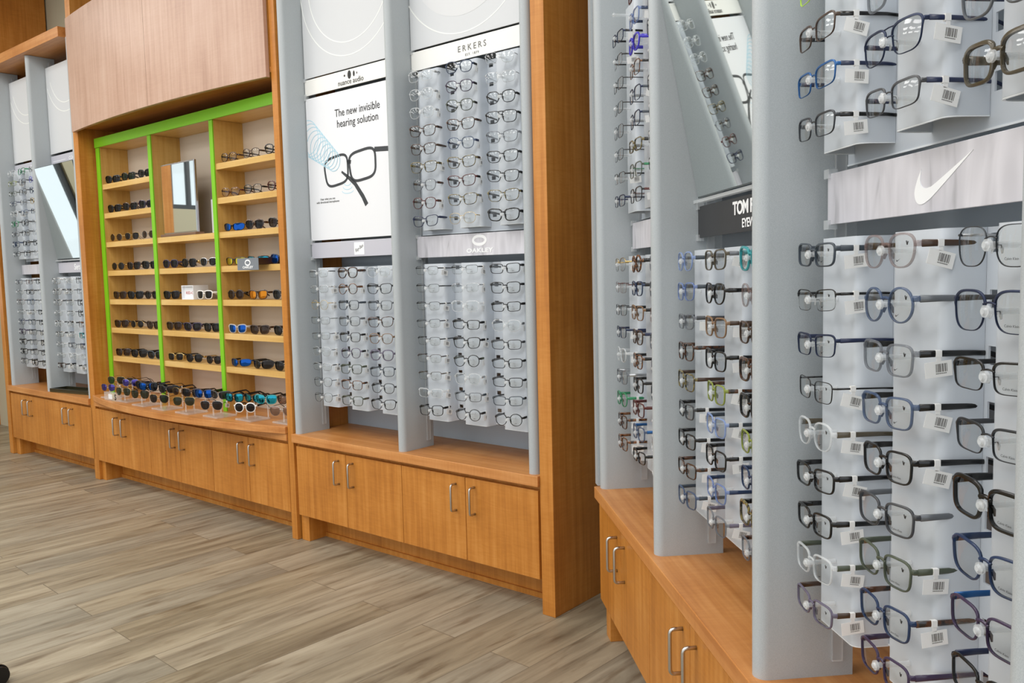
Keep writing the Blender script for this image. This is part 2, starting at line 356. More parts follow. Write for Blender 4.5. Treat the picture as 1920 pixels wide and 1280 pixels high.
def fin(wall, u0, u1, z0, z1, label):
    b = MB(); w = (u1 - u0) / 2; um = (u0 + u1) / 2; P = [(u0, -.188)]
    for a in range(180, -1, -15): P.append((um + w * math.cos(R(a)), -.026 + .022 * math.sin(R(a))))
    P.append((u1, -.188)); b.prism_z(P, z0, z1)
    o = tag(b.build('divider_fin', SILVER, wall, autos=True), label, 'divider', 'silver divider fins between the racks')
    for sgn, uu_ in ((1, u1), (-1, u0)):
        c = MB().box(min(uu_, uu_ + sgn * .006), max(uu_, uu_ + sgn * .006), -.166, -.146, z0 + .03, z1 - .03).build('channel_strip', CLEAR, wall, parent=o)
    return o
def tallpanel(wall, u0, u1, v0, v1, label, z1=CEIL - .002):
    return tag(MB().box(u0, u1, v0, v1, 0, z1).build('tall_end_panel', MAPLE, wall, bev=.002), label, 'panel', 'tall wooden end panels')

# --- bay A (far left)
cabinet(1, -5.125, -3.75, [-5.112 + .3465 * k for k in range(5)], 'honey maple base cabinet at the far left end of the wall', [(-5.112, -5.05)], None, '')
countertop(1, -5.13, -3.748, 'maple countertop at far left carrying the dark tray')
tallpanel(1, -5.20, -5.135, -.45, .0, 'leftmost tall maple end panel beyond the far left cabinet')
tallpanel(1, -3.745, -3.678, -.45, .0, 'tall maple end panel left of the green-edged shelves')
for a, l in ((-5.10, 'leftmost silver fin of the far left bay'), (-4.445, 'silver fin left of the distant slanted mirror'), (-3.792, 'silver fin right of the distant slanted mirror')):
    fin(1, a, a + .044, H_CT, 2.873, l)
tag(MB().box(-5.13, -3.80, -.44, .03, 2.875, 2.94).build('canopy_shelf', MAPLE_H, 1, bev=.002), 'maple canopy board capping the far left bay', 'shelf')
tag(MB().box(-5.13, -3.748, -.36, -.345, H_CT, 2.874).build('bay_back_panel', BACKG, 1), 'blue grey back panel of the far left bay', 'panel', 'blue grey back panels')
# --- bay B (sunglasses)
cabinet(1, -3.676, -1.572, [-3.676 + .3505 * k for k in range(7)], 'long maple base cabinet with six doors under the sunglasses shelves', [(-3.676, -3.625)], None, '')
def arc(u, a, c, e, m): t = (u - (a + c) / 2) / ((c - a) / 2); return e + m * (1 - t * t)
tag(MB().box(-3.675, -1.573, -.44, .008, H_CB, .529).build('counter_rail', MAPLE_H, 1, bev=.0015), 'straight maple rail under the bowed sunglasses counter', 'rail')
a, c = -3.675, -1.573; P = [(a, -.44)] + [(a + (c - a) * k / 40, arc(a + (c - a) * k / 40, a, c, .012, .135)) for k in range(41)] + [(c, -.44)]
tag(MB().prism_z(P, .530, .566).build('bowed_countertop', MAPLE_H, 1, bev=.002), 'bowed maple countertop below the green-edged sunglasses shelves', 'countertop', 'wooden countertops')
tallpanel(1, -1.571, -1.527, -.45, .0, 'narrow tall maple end panel between sunglasses shelves and poster bay')
unit = empty('sunglasses_shelf_unit', 1, -2.62, -.2, .566, 'wooden shelf unit with lime green edges holding rows of sunglasses', 'shelf unit')
ZT = [1.93 - .1855 * k for k in range(7)]
DV = [(-3.66, -3.612), (-2.985, -2.947), (-2.305, -2.270), (-1.612, -1.575)]
for a, c in DV:
    MB().box(a, c, -.285, -.105, .566, 2.165).build('upright', PALE_V, 1, parent=unit)
    MB().box(a, c, -.1049, -.098, .566, 2.165).build('green_edge_strip', GREEN, 1, parent=unit)
MB().box(-3.66, -1.575, -.1, -.092, 2.166, 2.225).build('green_header', GREEN, 1, parent=unit)
MB().box(-3.66, -1.575, -.285, -.101, 2.166, 2.19).build('top_board', PALE, 1, parent=unit)
MB().box(-3.66, -1.575, -.3, -.2855, .566, 2.19).build('back_panel', CREAM, 1, parent=unit)
CELLS = [(DV[k][1], DV[k + 1][0]) for k in range(3)]
for k, (a, c) in enumerate(CELLS):
    for j, z in enumerate(ZT):
        if k == 1 and j < 2: continue
        MB().box(a + .0005, c - .0005, -.285, -.108, z - .033, z).build('shelf', PALE, 1, parent=unit, bev=.001)
# bowed fascia above
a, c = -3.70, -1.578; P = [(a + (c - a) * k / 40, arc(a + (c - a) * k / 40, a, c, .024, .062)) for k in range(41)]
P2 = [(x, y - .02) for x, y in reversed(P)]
fas = tag(MB().prism_z(P + P2, 2.26, 2.965).build('bowed_fascia', FASC, 1, autos=True), 'bowed maple fascia panel with painted-in daylight sheen above the sunglasses shelves', 'fascia panel')
P = [(a + (c - a) * k / 40, arc(a + (c - a) * k / 40, a, c, .003, .062)) for k in range(41)]
MB().prism_z([(a + .03, -.001)] + P[1:-1] + [(c, -.001)], 2.285, 2.30).build('soffit', MAPLE_H, 1, parent=fas)
tag(MB().box(-3.66, -1.572, -.44, -.0015, 2.285, 2.31).build('soffit_board', MAPLE_H, 1), 'maple soffit board between fascia and green header', 'board')
MB().box(c - .014, c, -.3, .001, 2.301, 2.964).build('side_return', MAPLE, 1, parent=fas)
mid = -2.60; vm = arc(mid, a, c, .024, .062)
MB().box(mid - .0012, mid + .0012, vm - .001, vm + .0004, 2.261, 2.964).build('panel_seam', mat('dark seam', '#8f745f', .6), 1, parent=fas)  # dark joint line down the middle of the fascia
# --- bay C
cabinet(1, -1.525, .008, [-1.507 + .3767 * k for k in range(5)], 'maple base cabinet with four doors under the glasses poster bay', [(-1.514, -1.455)], None, '')
countertop(1, -1.525, .008, 'maple countertop of the poster bay in the middle of the picture')
tallpanel(1, .010, .071, -.459, .002, 'large tall maple end panel at the corner, right of the poster bay')
CF = [(-1.525, -1.480), (-.783, -.738), (-.056, -.011)]
for (a, c), l in zip(CF, ('silver fin left of the white glasses poster', 'silver fin right of the white glasses poster', 'silver fin against the large corner end panel')):
    fin(1, a, c, H_CT, 2.873, l)
tag(MB().box(-1.525, .009, -.36, -.345, H_CT, 2.874).build('bay_back_panel', BACKG, 1), 'blue grey back panel behind the poster bay', 'panel', 'blue grey back panels')
# --- bay D (right wall)
DD = [0.0, .33, .67, 1.03, 1.385, 1.74, 2.095]
cabinet(2, 0, 2.62, DD + [2.45], 'maple base cabinet along the right wall nearest the camera', [(.008, .07)], None, '')
countertop(2, -.02, 2.62, 'maple countertop along the right wall nearest the camera')
DF = [(-.016, .030), (.690, .735), (1.380, 1.425), (2.075, 2.120)]
for (a, c), l in zip(DF, ('silver fin next to the corner wooden panel', 'silver fin left of the black lettered board', 'large silver fin left of the rack nearest the camera', 'silver fin at the right picture edge')):
    fin(2, a, c, H_CT, 2.873, l)
tag(MB().box(-.02, 2.62, -.36, -.345, H_CT, 2.874).build('bay_back_panel', BACKG, 2), 'blue grey back panel of the right wall bays', 'panel', 'blue grey back panels')
tag(MB().box(-.06, -.021, -.44, -.0, H_CT + .001, 2.874).build('side_panel', SILVER, 2), 'silver side panel closing the right wall bay at the corner', 'panel')

# ------------------------------------------------------------------ display racks
PEG = None
def peg_mesh():
    b = MB(); P = []
    b.tube([(0, 0, 0), (0, .05, 0)], .0042, 12); b.tube([(0, .049, 0), (0, .0525, 0)], [.0072, .0072], 14); b.tube([(0, .0525, 0), (0, .0555, 0)], [.005, .0035], 14)
    return b.mesh('peg', (0, 0, 0), True, True, [PEGM])
PEG = peg_mesh(); PEG.set_sharp_from_angle(angle=R(40))
PEGV = -.037
def rack(wall, um, z0, z1, rows, label, sheet_lo=0, sheet_hi=0, half=.315, dc=.215):
    root = empty('display_rack', wall, um, -.15, z0, label, 'display rack', 'frosted acrylic eyeglass racks')
    # back sheet with a slot beside every pair of glasses
    b = MB(); t0, t1 = -.158, -.155; cols = [um - dc, um, um + dc]
    slots = []
    for c_ in cols: slots += [(c_ + .071, c_ + .093)]
    edges = [um - half] + [e for s_ in slots for e in s_] + [um + half]
    strips = [(edges[0], slots[0][0])] + [(slots[k][1], slots[k + 1][0]) for k in range(2)] + [(slots[2][1], edges[-1])]
    lo, hi = z0 - sheet_lo, z1 + sheet_hi
    for a, c_ in strips: b.box(a, c_, t0, t1, lo, hi)
    for a, c_ in slots:
        zz = lo
        for r_ in sorted(rows):
            g0, g1 = (.002, .017) if wall == 1 else (-.006, .019)
            b.box(a, c_, t0, t1, zz, r_ + g0); zz = r_ + g1
        b.box(a, c_, t0, t1, zz, hi)
    b.cur = 1; b.box(um - half, um + half, t1, t1 + .0012, lo, lo + .003); b.cur = 0
    b.build('back_sheet', [FROST, FEDGE], wall, parent=root)
    for c_ in cols:
        s = MB(); P = []; w = .064
        for a in range(180, 89, -15): P.append((c_ - w + .014 + .014 * math.cos(R(a)), -.115 + .02 * math.sin(R(a))))
        for a in range(90, -1, -15): P.append((c_ + w - .014 + .014 * math.cos(R(a)), -.115 + .02 * math.sin(R(a))))
        outer = [(c_ - w, -.1545)] + P + [(c_ + w, -.1545)]
        inner = [(c_ + (x - c_) * .96, y - .0028 if y > -.15 else y) for x, y in reversed(outer)]
        s.prism_z(outer + inner, z0, z1)
        s.cur = 1; 
        n = len(outer) - 1
        s.prism_z(outer + inner, z0 - .002, z0 - .0002)
        s.build('sleeve', [FROST, FEDGE], wall, parent=root, autos=True)
        for r_ in rows:
            p = bpy.data.objects.new('peg', PEG); C.objects.link(p); p.parent = root
            p.location = (c_ - um, -(-.094 - -.15), r_ - z0)
    return cols

# ------------------------------------------------------------------ glasses
def outline(sh, n=40):
    a, bb, ex, k, tilt = {'R': (.0262, .0168, 4.2, .05, .001), 'S': (.0258, .0200, 3.8, .06, .0008), 'O': (.0240, .0222, 2.15, .02, 0), 'P': (.0246, .0212, 2.7, .11, .0005),
        'W': (.0270, .0206, 3.3, .13, .002), 'A': (.0285, .0235, 2.7, .17, -.001), 'G': (.0275, .0225, 3.0, .10, 0), 'X': (.0310, .0185, 2.9, .12, .002), 'N': (.0268, .0212, 3.4, .13, 0)}[sh]
    P = []
    for i in range(n):
        t = 2 * math.pi * (i + .5) / n; c_, s_ = math.cos(t), math.sin(t)
        x = a * math.copysign(abs(c_) ** (2 / ex), c_); z = bb * math.copysign(abs(s_) ** (2 / ex), s_)
        x *= 1 + k * z / bb; z += tilt * x / a; P.append((x, z))
    return P, a, bb
GC = {}
def gmesh(sh, st, hi, sport=False, drop=.018):
    """front, lens and temple meshes of one frame design; x to the side, y towards the wall, z up"""
    key = (sh, st, hi, drop)
    if key in GC: return GC[key]
    n = 40 if hi else 24; P, a, bb = outline(sh, n)
    w, d, hb, ht, tt = {'a': (.0022, .0038, .0042, .0090, .0026), 't': (.0036, .0050, .0056, .0105, .0036), 'm': (.0011, .0018, .0016, .0034, .0012),
                        'h': (.0013, .0022, .0018, .0050, .0018), 'b': (.0015, .0026, .0024, .0068, .0020)}[st]
    dbl = .0175 if st in 'at' else .0185; cx = dbl / 2 + a; kw = 4.2 if sh == 'X' else 1.3
    yw = lambda x: kw * x * x
    F = MB(); outx = cx + a * 1.06 + w
    Nn = []
    for i in range(n):
        x0, z0 = P[i - 1]; x1, z1 = P[(i + 1) % n]; L = math.hypot(x1 - x0, z1 - z0); Nn.append(((z1 - z0) / L, -(x1 - x0) / L))
    sec = [(0, -.5), (.55, -.5), (1, -.25), (1, .25), (.55, .5), (0, .5)]
    for sg in (1, -1):
        idx = range(n)
        closed = st != 'h'
        if not closed: idx = [i for i in sorted(range(n), key=lambda i: (2 * math.pi * (i + .5) / n + math.pi / 2) % (2 * math.pi)) if P[i][1] > -.15 * bb]
        rings = []
        for i in idx:
            (x, z), (nx, nz) = P[i], Nn[i]; ww = w * (1.35 if (z > .6 * bb and st in 'at') else 1.0)
            if st == 'b': ww = w * (2.0 if z > .35 * bb else .7)
            q = [(sg * (cx + x + nx * ww * a_), yw(cx + x) + d * b_, z + nz * ww * a_) for a_, b_ in sec]
            rings.append(F.pts(q))
        m_ = len(rings)
        for k in range(m_ if closed else m_ - 1):
            A_, B_ = rings[k], rings[(k + 1) % m_]
            for j in range(6): F.face((A_ + j, A_ + (j + 1) % 6, B_ + (j + 1) % 6, B_ + j))
        if not closed: F.face([rings[0] + j for j in range(6)]); F.face([rings[-1] + j for j in range(6)])
        # hinge lug
        zt = bb * (.62 if sh not in 'OP' else .42)
        F.tube([(sg * (cx + a * 1.0), yw(cx + a), zt), (sg * (outx + .0015), yw(outx) + .0005, zt), (sg * (outx + .0030), yw(outx) + .006, zt)], [(ht * .45, tt * .5) if False else (tt * .55, ht * .45)] * 3, 8)
        if st in 'at':    # moulded nose pads
            F.tube([(sg * .0105, .001, .002), (sg * .0088, .0045, -.004), (sg * .0112, .004, -.0105)], [(.001, .0015), (.0016, .003), (.0008, .0014)], 6)
        elif hi:
            F.tube([(sg * .0105, yw(.01), .001), (sg * .0085, .006, .001), (sg * .0075, .0075, -.003)], .0005, 5)
    zb = bb * (.38 if sh != 'N' else .30); pts = []
    for k in range(7):
        x = (-1 + k / 3) * (dbl / 2 + .0012); pts.append((x, yw(x) - .0005, zb + .0022 * math.cos(x / (dbl / 2) * 1.4)))
    F.tube(pts, [(d * .45, hb * .5)] * 7, 8)
    if sh == 'N': F.tube([(-.013, 0, bb * .93), (0, 0, bb * .97), (.013, 0, bb * .93)], [(d * .4, hb * .4)] * 3, 8)
    front = F.mesh('front_frame', (0, 0, 0), False, True, [GM['black']]); front.set_sharp_from_angle(angle=R(50))
    lens = []
    for sg in (1, -1):
        L = MB(); rings = []; Rr = .11; e2 = .5 * (a * a + bb * bb)
        c0 = L.pts([(sg * cx, yw(cx) - e2 / (2 * Rr), 0)])
        for f_ in ((.4, .75, 1.0) if hi else (.6, 1.0)):
            rings.append(L.pts([(sg * (cx + x * f_), yw(cx + x * f_) + ((x * x + z * z) * f_ * f_ - e2) / (2 * Rr), z * f_) for x, z in P]))
        for i in range(n): L.face((c0, rings[0] + i, rings[0] + (i + 1) % n))
        for k in range(len(rings) - 1):
            for i in range(n): L.face((rings[k] + i, rings[k] + (i + 1) % n, rings[k + 1] + (i + 1) % n, rings[k + 1] + i))
        if st == 'h': L.tube([(sg * (cx + x), yw(cx + x) + ((x * x + z * z) - e2) / (2 * Rr), z) for x, z in P] + [(sg * (cx + P[0][0]), yw(cx + P[0][0]), P[0][1])], .0006, 4); L.cur = 0
        lens.append(L.mesh('lens', (0, 0, 0), False, True, [LENS]))
    temples = []
    for sg in (1, -1):
        T = MB(); y0 = yw(outx) + .0055; X = outx + .003
        path = [(sg * X, y0, zt), (sg * (X + .001), y0 + .03, zt), (sg * X, y0 + .075, zt - .0005), (sg * (X - .003), y0 + .1, zt - .002), (sg * (X - .006), y0 + .122, zt - drop * .5), (sg * (X - .009), y0 + .140, zt - drop)]
        if st in 'mh': hs = [ht * .5, ht * .42, ht * .42, .0018, .0026, .0024]; ts = [tt * .5, tt * .45, tt * .45, .0009, .0014, .0012]
        else: hs = [ht * .55, ht * .48, ht * .4, ht * .38, ht * .42, ht * .36]; ts = [tt * .5] * 6
        T.tube(path, [(t_, h_) for t_, h_ in zip(ts, hs)], 8)
        me_ = T.mesh('temple', (0, 0, 0), False, True, [GM['black']]); temples.append(me_)
    info = dict(cx=cx, a=a, bb=bb, zt=zt, X=outx + .003, y0=yw(outx) + .0055, yw=yw)
    pads = None
    if st in 'mhb' and hi:
        pads = []
        for sg in (1, -1):
            Q = MB(); Q.tube([(sg * .0072, .007, .0015), (sg * .0078, .0078, -.0035), (sg * .0092, .0072, -.0085)], [(.0007, .0014), (.0012, .0030), (.0007, .0014)], 8)
            pads.append(Q.mesh('nose_pad', (0, 0, 0), False, True, [CLEAR]))
    GC[key] = (front, lens, temples, info, pads); return GC[key]
def child(name, me, parent, m=None):
    o = bpy.data.objects.new(name, me); C.objects.link(o); o.parent = parent
    if m is not None: o.material_slots[0].link = 'OBJECT'; o.material_slots[0].material = m
    return o
TAGM = {}
def tag_mesh(X, zt, y, ang, h=.0045):
    key = (round(X, 4), round(zt, 4), y, ang)
    if key in TAGM: return TAGM[key]
    b = MB(); x = X + .0022; b.box(X - .0025, X + .0032, y, y + .008, zt - h, zt + h)
    b.box(x, x + .0005, y + .001, y + .007, zt - h - .006, zt - h + .002)
    ca, sa = math.cos(ang), math.sin(ang)
    def q(y_, z_, dx=0): return (x + dx, y + .004 + y_ * ca - z_ * sa, zt - h - .016 + y_ * sa + z_ * ca)
    def card(ya, yb, za, zb, x0, x1):
        i = b.pts([q(ya, za, x0), q(yb, za, x0), q(yb, zb, x0), q(ya, zb, x0), q(ya, za, x1), q(yb, za, x1), q(yb, zb, x1), q(ya, zb, x1)])
        for f in ((0, 1, 2, 3), (4, 5, 6, 7), (0, 1, 5, 4), (1, 2, 6, 5), (2, 3, 7, 6), (3, 0, 4, 7)): b.face([i + k for k in f])
    card(-.019, .019, -.0105, .0105, 0, .0005)
    b.cur = 1; rnd = random.Random(3); yy = -.004
    while yy < .0115:
        wv = rnd.choice((.0005, .0007, .0012)); card(yy, yy + wv, -.004, .007, .0005, .0007); yy += wv + rnd.choice((.0008, .0012))
    for k in range(9): card(-.004 + k * .0017, -.003 + k * .0017, -.0065, -.0052, .0005, .0007)
    TAGM[key] = b.mesh('price_tag', (0, 0, 0), False, False, [TAG, TAGBAR]); return TAGM[key]
SWOOSH_P = [(-.5, .18), (-.62, -.02), (-.6, -.2), (-.45, -.33), (-.25, -.3), (0, -.2), (.9, .33), (.0, .02), (-.28, -.07), (-.45, -.03), (-.5, .05)]
def swoosh(b, cu, cz, s, v0, v1):
    P = []
    pts = [(-.42, .28), (-.55, .08), (-.62, -.12), (-.56, -.28), (-.42, -.34), (-.24, -.30), (.04, -.16), (1.0, .42), (.02, .0), (-.18, -.06), (-.32, -.06), (-.42, .0), (-.45, .12)]
    Q = []; n = len(pts)
    for i in range(n):
        p0, p1, p2, p3 = pts[i - 1], pts[i], pts[(i + 1) % n], pts[(i + 2) % n]
        corner1 = i in (0, 7); corner2 = (i + 1) % n in (0, 7)
        m1 = (0, 0) if corner1 else ((p2[0] - p0[0]) / 2, (p2[1] - p0[1]) / 2); m2 = (0, 0) if corner2 else ((p3[0] - p1[0]) / 2, (p3[1] - p1[1]) / 2)
        for t in (0, .2, .4, .6, .8):
            h0, h1, h2, h3 = 2 * t ** 3 - 3 * t * t + 1, t ** 3 - 2 * t * t + t, -2 * t ** 3 + 3 * t * t, t ** 3 - t * t
            Q.append(tuple(h0 * p1[k] + h1 * m1[k] + h2 * p2[k] + h3 * m2[k] for k in (0, 1)))
    b.prism_v([(cu + x * s, cz + z * s) for x, z in Q], v0, v1)
LP = {}
def print_mesh(kind, sh, st, hi):
    key = (kind, sh, st)
    if key in LP: return LP[key]
    _, _, _, inf, _ = gmesh(sh, st, hi); cx, bb, yw = inf['cx'], inf['bb'], inf['yw']
    b = MB()
    def f(x, z): e2 = .5 * (inf['a'] ** 2 + bb ** 2); return yw(cx + x) + ((x * x + z * z) - e2) / .22 - .0006
    if kind == 's': 
        y = f(-.006, -bb * .62); swoosh(b, cx - .004, -bb * .60, .0055, y, y - .0001)
    y = f(.012, bb * .55)
    if kind in 'sc': b.tube([(cx + .0115, y, bb * .62), (cx + .0135, y, bb * .36)], [(.0001, .0012)] * 2, 6) ; b.tube([(cx + .0155, y, bb * .58), (cx + .0137, y, bb * .36)], [(.0001, .0012)] * 2, 6)
    if kind == 'o':
        y = f(0, -bb * .66); b.tube([(cx - .004, y, -bb * .68), (cx - .002, y, -bb * .55), (cx, y, -bb * .68), (cx + .002, y, -bb * .55), (cx + .004, y, -bb * .68)], .0005, 4)
    LP[key] = b.mesh('lens_print', (0, 0, 0), False, False, [INK]); return LP[key]
SHN = dict(R='rectangular', S='square', O='round', P='rounded', W='angular', A='aviator', G='large squarish', X='wraparound', N='double-bridge')
USED = set(); rnd = random.Random(11)
def glasses(wall, u, v, z, spec, label, cat='eyeglasses', group=None, hi=False, yaw=0, lensk='clear', parts=True, name='eyeglasses', pitch=0, roll=0, drop=.018, tagang=None):
    sh, st, fm, tm, fl = spec
    front, lens, temples, inf, pads = gmesh(sh, st, hi, drop=drop)
    assert label not in USED, label
    USED.add(label); nw = len(label.split()); assert nw <= 16, (nw, label)
    root = empty(name, wall, u, v, z, label, cat, group, yaw, pitch, roll)
    child('front_frame', front, root, GM[fm])
    for l in lens: child('lens', l, root, SL[lensk])
    for t in temples: child('temple', t, root, GM[tm])
    if pads and hi:
        for p in pads: child('nose_pad', p, root, CLEAR)
    if 't' in fl:
        an = tagang if tagang is not None else rnd.choice((-.25, -.15, -.05, .1))
        y = .032 if hi else .034
        child('price_tag', tag_mesh(inf['X'], inf['zt'], y, an), root)
    if 's' in fl: child('lens_print', print_mesh('s', sh, st, hi), root)
    if 'o' in fl: child('lens_print', print_mesh('o', sh, st, hi), root)
    if 'c' in fl:
        child('lens_print', print_mesh('c', sh, st, hi), root)
        cx, bb, yw = inf['cx'], inf['bb'], inf['yw']; e2 = .5 * (inf['a'] ** 2 + bb ** 2)
        y = yw(cx) + ((bb * .62) ** 2 - e2) / .22 - .0008
        text('lens_lettering', 'Calvin Klein', 0, 0, 0, 0, .0042, INK, parent=root, ext=.00002, local=((cx - .001, y, -bb * .64), (R(90), 0, math.atan(2 * 1.3 * cx))))
    return root
ORD = 'top second third fourth fifth sixth seventh eighth ninth'.split()
def fill(wall, um, rows, table, phrase, hi=False, dc=.215, group=None, yaw0=(0, 0, 0), skip=0):
    cols = [um - dc, um, um + dc]; cn = ('left', 'middle', 'right')
    for c_ in range(3):
        for r_, e in enumerate(table[c_]):
            if e is None: continue
            p = e.split('/'); sh, st = p[0][0], p[0][1]; fm = p[1]; tm = p[2] if len(p) > 2 and p[2] else fm; fl = p[3] if len(p) > 3 else ''
            lab = '%s %s eyeglasses, %s row, %s column, %s' % (CNAME[fm], SHN[sh], ORD[r_ + skip], cn[c_], phrase)
            _, a_, bb = outline(sh, 8)
            glasses(wall, cols[c_] + rnd.uniform(-.002, .002), PEGV - .014, rows[r_ + skip] - .001, (sh, st, fm, tm, fl), lab, group=group or 'eyeglasses in ' + phrase,
                    hi=hi, yaw=yaw0[c_] + R(rnd.uniform(-2.5, 2.5)), roll=R(rnd.uniform(-1.5, 1.5)))
PITCHZ = .0742
LOW = [1.318 - PITCHZ * k for k in range(9)]
UPR = [2.118 - PITCHZ * k for k in range(9)]
MA, MA2, MC1, MC2 = -4.750, -4.095, -1.128, -.397
MD1, MD2, MD3 = .360, 1.058, 1.762
HA = .295
rack(1, MA, 1.49, 2.14, UPR, 'frosted upper rack in the leftmost bay of the picture', .02, 0, HA)
rack(1, MA, .675, 1.345, LOW, 'frosted lower rack in the leftmost bay of the picture', 0, 0, HA)
rack(1, MA2, .675, 1.345, LOW, 'frosted rack beneath the distant slanted mirror', 0, 0, HA)
rack(1, MC1, .675, 1.345, LOW, 'frosted rack beneath the white glasses poster', 0, 0, .34)
rack(1, MC2, 1.49, 2.15, UPR, 'frosted upper rack right of the white glasses poster', .02, 0, .335)
rack(1, MC2, .675, 1.345, LOW, 'frosted rack beneath the oval-logo board, right of the poster bay', 0, 0, .335)
rack(2, MD1, 1.49, 2.15, UPR, 'frosted upper rack beside the large wooden corner panel', .02, 0, .32)
rack(2, MD1, .675, 1.345, LOW, 'frosted lower rack beside the large wooden corner panel', 0, 0, .32)
rack(2, MD2, .675, 1.345, LOW, 'frosted rack beneath the black lettered board', 0, 0, .315)
rack(2, MD3, 1.49, 2.15, UPR, 'frosted upper rack nearest the camera, above the swoosh board', .02, 0, .307, .222)
rack(2, MD3, .675, 1.345, LOW, 'frosted lower rack nearest the camera, below the swoosh board', 0, 0, .307, .222)

D3L = [['Ra/slate/slate/st', 'Rh/black/black/st', 'Rb/navym/navy/s', 'Rm/black/black/st', 'Pa/crystal/khaki/st', 'Ra/black/black/st', 'Ra/black/black/st', 'Sa/crystal/olive/st', 'Ra/purpc/brown/st'],
       ['Pa/rosec/brown/st', 'Oa/bluec/grey/s', 'Sa/greyc/black/st', 'Sa/bluec/black/st', 'Sa/black/black/ct', 'Sa/dgrey/grey/c', 'Sa/olive/olive/ct', 'Sa/blue/tort/ct', 'Sa/plum/plum/c'],
       ['Gm/gunm/silver/c', 'Gb/navym/dgrey/c', 'Rb/black/black/c', 'Rb/gunm/dgrey/c', 'St/black/black/c', 'Wa/blue/blue/c', 'Sa/plum/bluem/c', 'Sa/black/navy/c', None]]
fill(2, MD3, LOW, D3L, 'lower rack nearest the camera', hi=True, dc=.219, yaw0=(0, R(2), R(2)))
D3U = [['Rm/lime/lime/', 'Rb/brown/black/t', 'Rb/bluem/navy/t', 'Rb/gunm/black/t'], ['Sa/greyc/greyc/', 'Sa/greyc/silver/', 'Nb/navym/navy/t', 'Rb/dgrey/navy/t'], ['Pa/khaki/khaki/', 'Sa/plum/navy/', 'Wa/grey/navy/', 'St/khaki/khaki/']]
fill(2, MD3, UPR, D3U, 'upper rack nearest the camera', hi=True, skip=5, dc=.222, yaw0=(0, R(2), R(2)))
D2L = [['Pa/skyc/slate/', 'Sa/lblue/slate/', 'Ra/greyc/dgrey/t', 'Sa/tort/tort/', 'Sa/oltort/brown/', 'Ra/dgrey/black/t', 'Ra/black/black/t', 'Ra/tort/tort/t', 'Sa/bluec/slate/t'],
       ['Sa/khaki/grey/t', 'Pa/black/black/', 'Sa/brownc/brown/t', 'Sa/black/black/t', 'Sa/olivec/tort/t', 'Sa/skyc/slate/t', 'Sa/black/black/t', 'Sa/lblue/blue/', 'Sa/greyc/purpc/t'],
       ['Wt/teal/teal/', 'Pa/rosec/rosec/', 'Sa/brown/brown/', 'St/tort/tort/', 'St/black/black/', 'Sa/olivec/black/', 'Sa/blue/blue/', 'St/oltort/black/', 'Sa/greyc/tort/']]
fill(2, MD2, LOW, D2L, 'rack under the black lettered board', hi=True)
D1L = [['Ph/gold/gold/t', 'Rm/rosec/red/', 'Rm/black/black/', 'Rb/navym/navy/t', 'Pa/crystal/crystal/t', 'Sa/greyc/silver/', 'Pa/green/green/t', 'Sa/tort/amber/t', 'Sa/amber/amber/t'],
       ['Ot/amber/black/', 'Sa/blue/black/', 'Sa/brownc/black/', 'Sa/brown/navy/', 'Sa/amber/black/', 'Sa/black/black/', 'Sa/red/red/', 'Sa/bluec/bluem/', 'Ra/black/black/'],
       ['Pa/greyc/greyc/', 'Sa/grey/dgrey/', 'Sa/rosec/rosec/', 'Sa/greyc/silver/', 'Sa/navy/navy/', 'Pa/slate/slate/', None, 'Pa/crystal/crystal/', 'Sa/crystal/crystal/']]
fill(2, MD1, LOW, D1L, 'lower rack beside the wooden corner panel')
D1U = [[None, 'Rb/navym/black/t', 'Rh/black/black/t', 'Rm/black/black/', 'Rm/black/black/', 'Sm/black/black/', 'Rm/gunm/black/', 'Rh/black/black/t', 'Rb/navym/navy/'],
       ['Sa/red/tort/', 'Sa/lblue/blue/t', 'Pt/indigo/indigo/', 'Sb/amber/black/', 'Sb/navym/slate/t', 'Sb/navym/slate/t', 'Ra/oltort/black/', 'Sb/olive/green/', 'Sb/black/red/t'],
       ['Sa/crystal/crystal/', 'Sm/grey/grey/', 'Sb/slate/navy/', 'Sm/grey/grey/', 'Sm/black/black/', 'St/slate/black/', 'Rm/silver/silver/', 'Rm/black/black/', 'Rm/gunm/red/']]
fill(2, MD1, UPR, D1U, 'upper rack beside the wooden corner panel')
C2U = [['Sa/crystal/silver/', 'Pa/crystal/silver/t', 'Pa/crystal/silver/t', 'Wa/tort/tort/', 'Wa/tort/brown/', 'Wa/oltort/oltort/t', 'Pa/greyc/tort/', 'Pa/red/tort/t', 'Wa/navy/navy/'],
       ['Pa/blue/black/t', 'Pa/plum/black/t', 'Pa/olive/black/', 'Wa/tort/tort/', 'Pa/bluec/navy/t', 'Wa/oltort/tort/t', 'Wa/red/black/t', 'Wa/oltort/grey/t', 'Pm/gold/gold/'],
       ['Pm/silver/silver/', 'Sm/silver/silver/', 'Pa/black/black/', 'Na/black/black/', 'Wa/greyc/greyc/', 'Wa/black/black/', 'Wa/black/black/', 'Wa/oltort/black/', 'Wt/black/black/']]
fill(1, MC2, UPR, C2U, 'upper rack right of the glasses poster', yaw0=(R(8), R(12), R(16)))
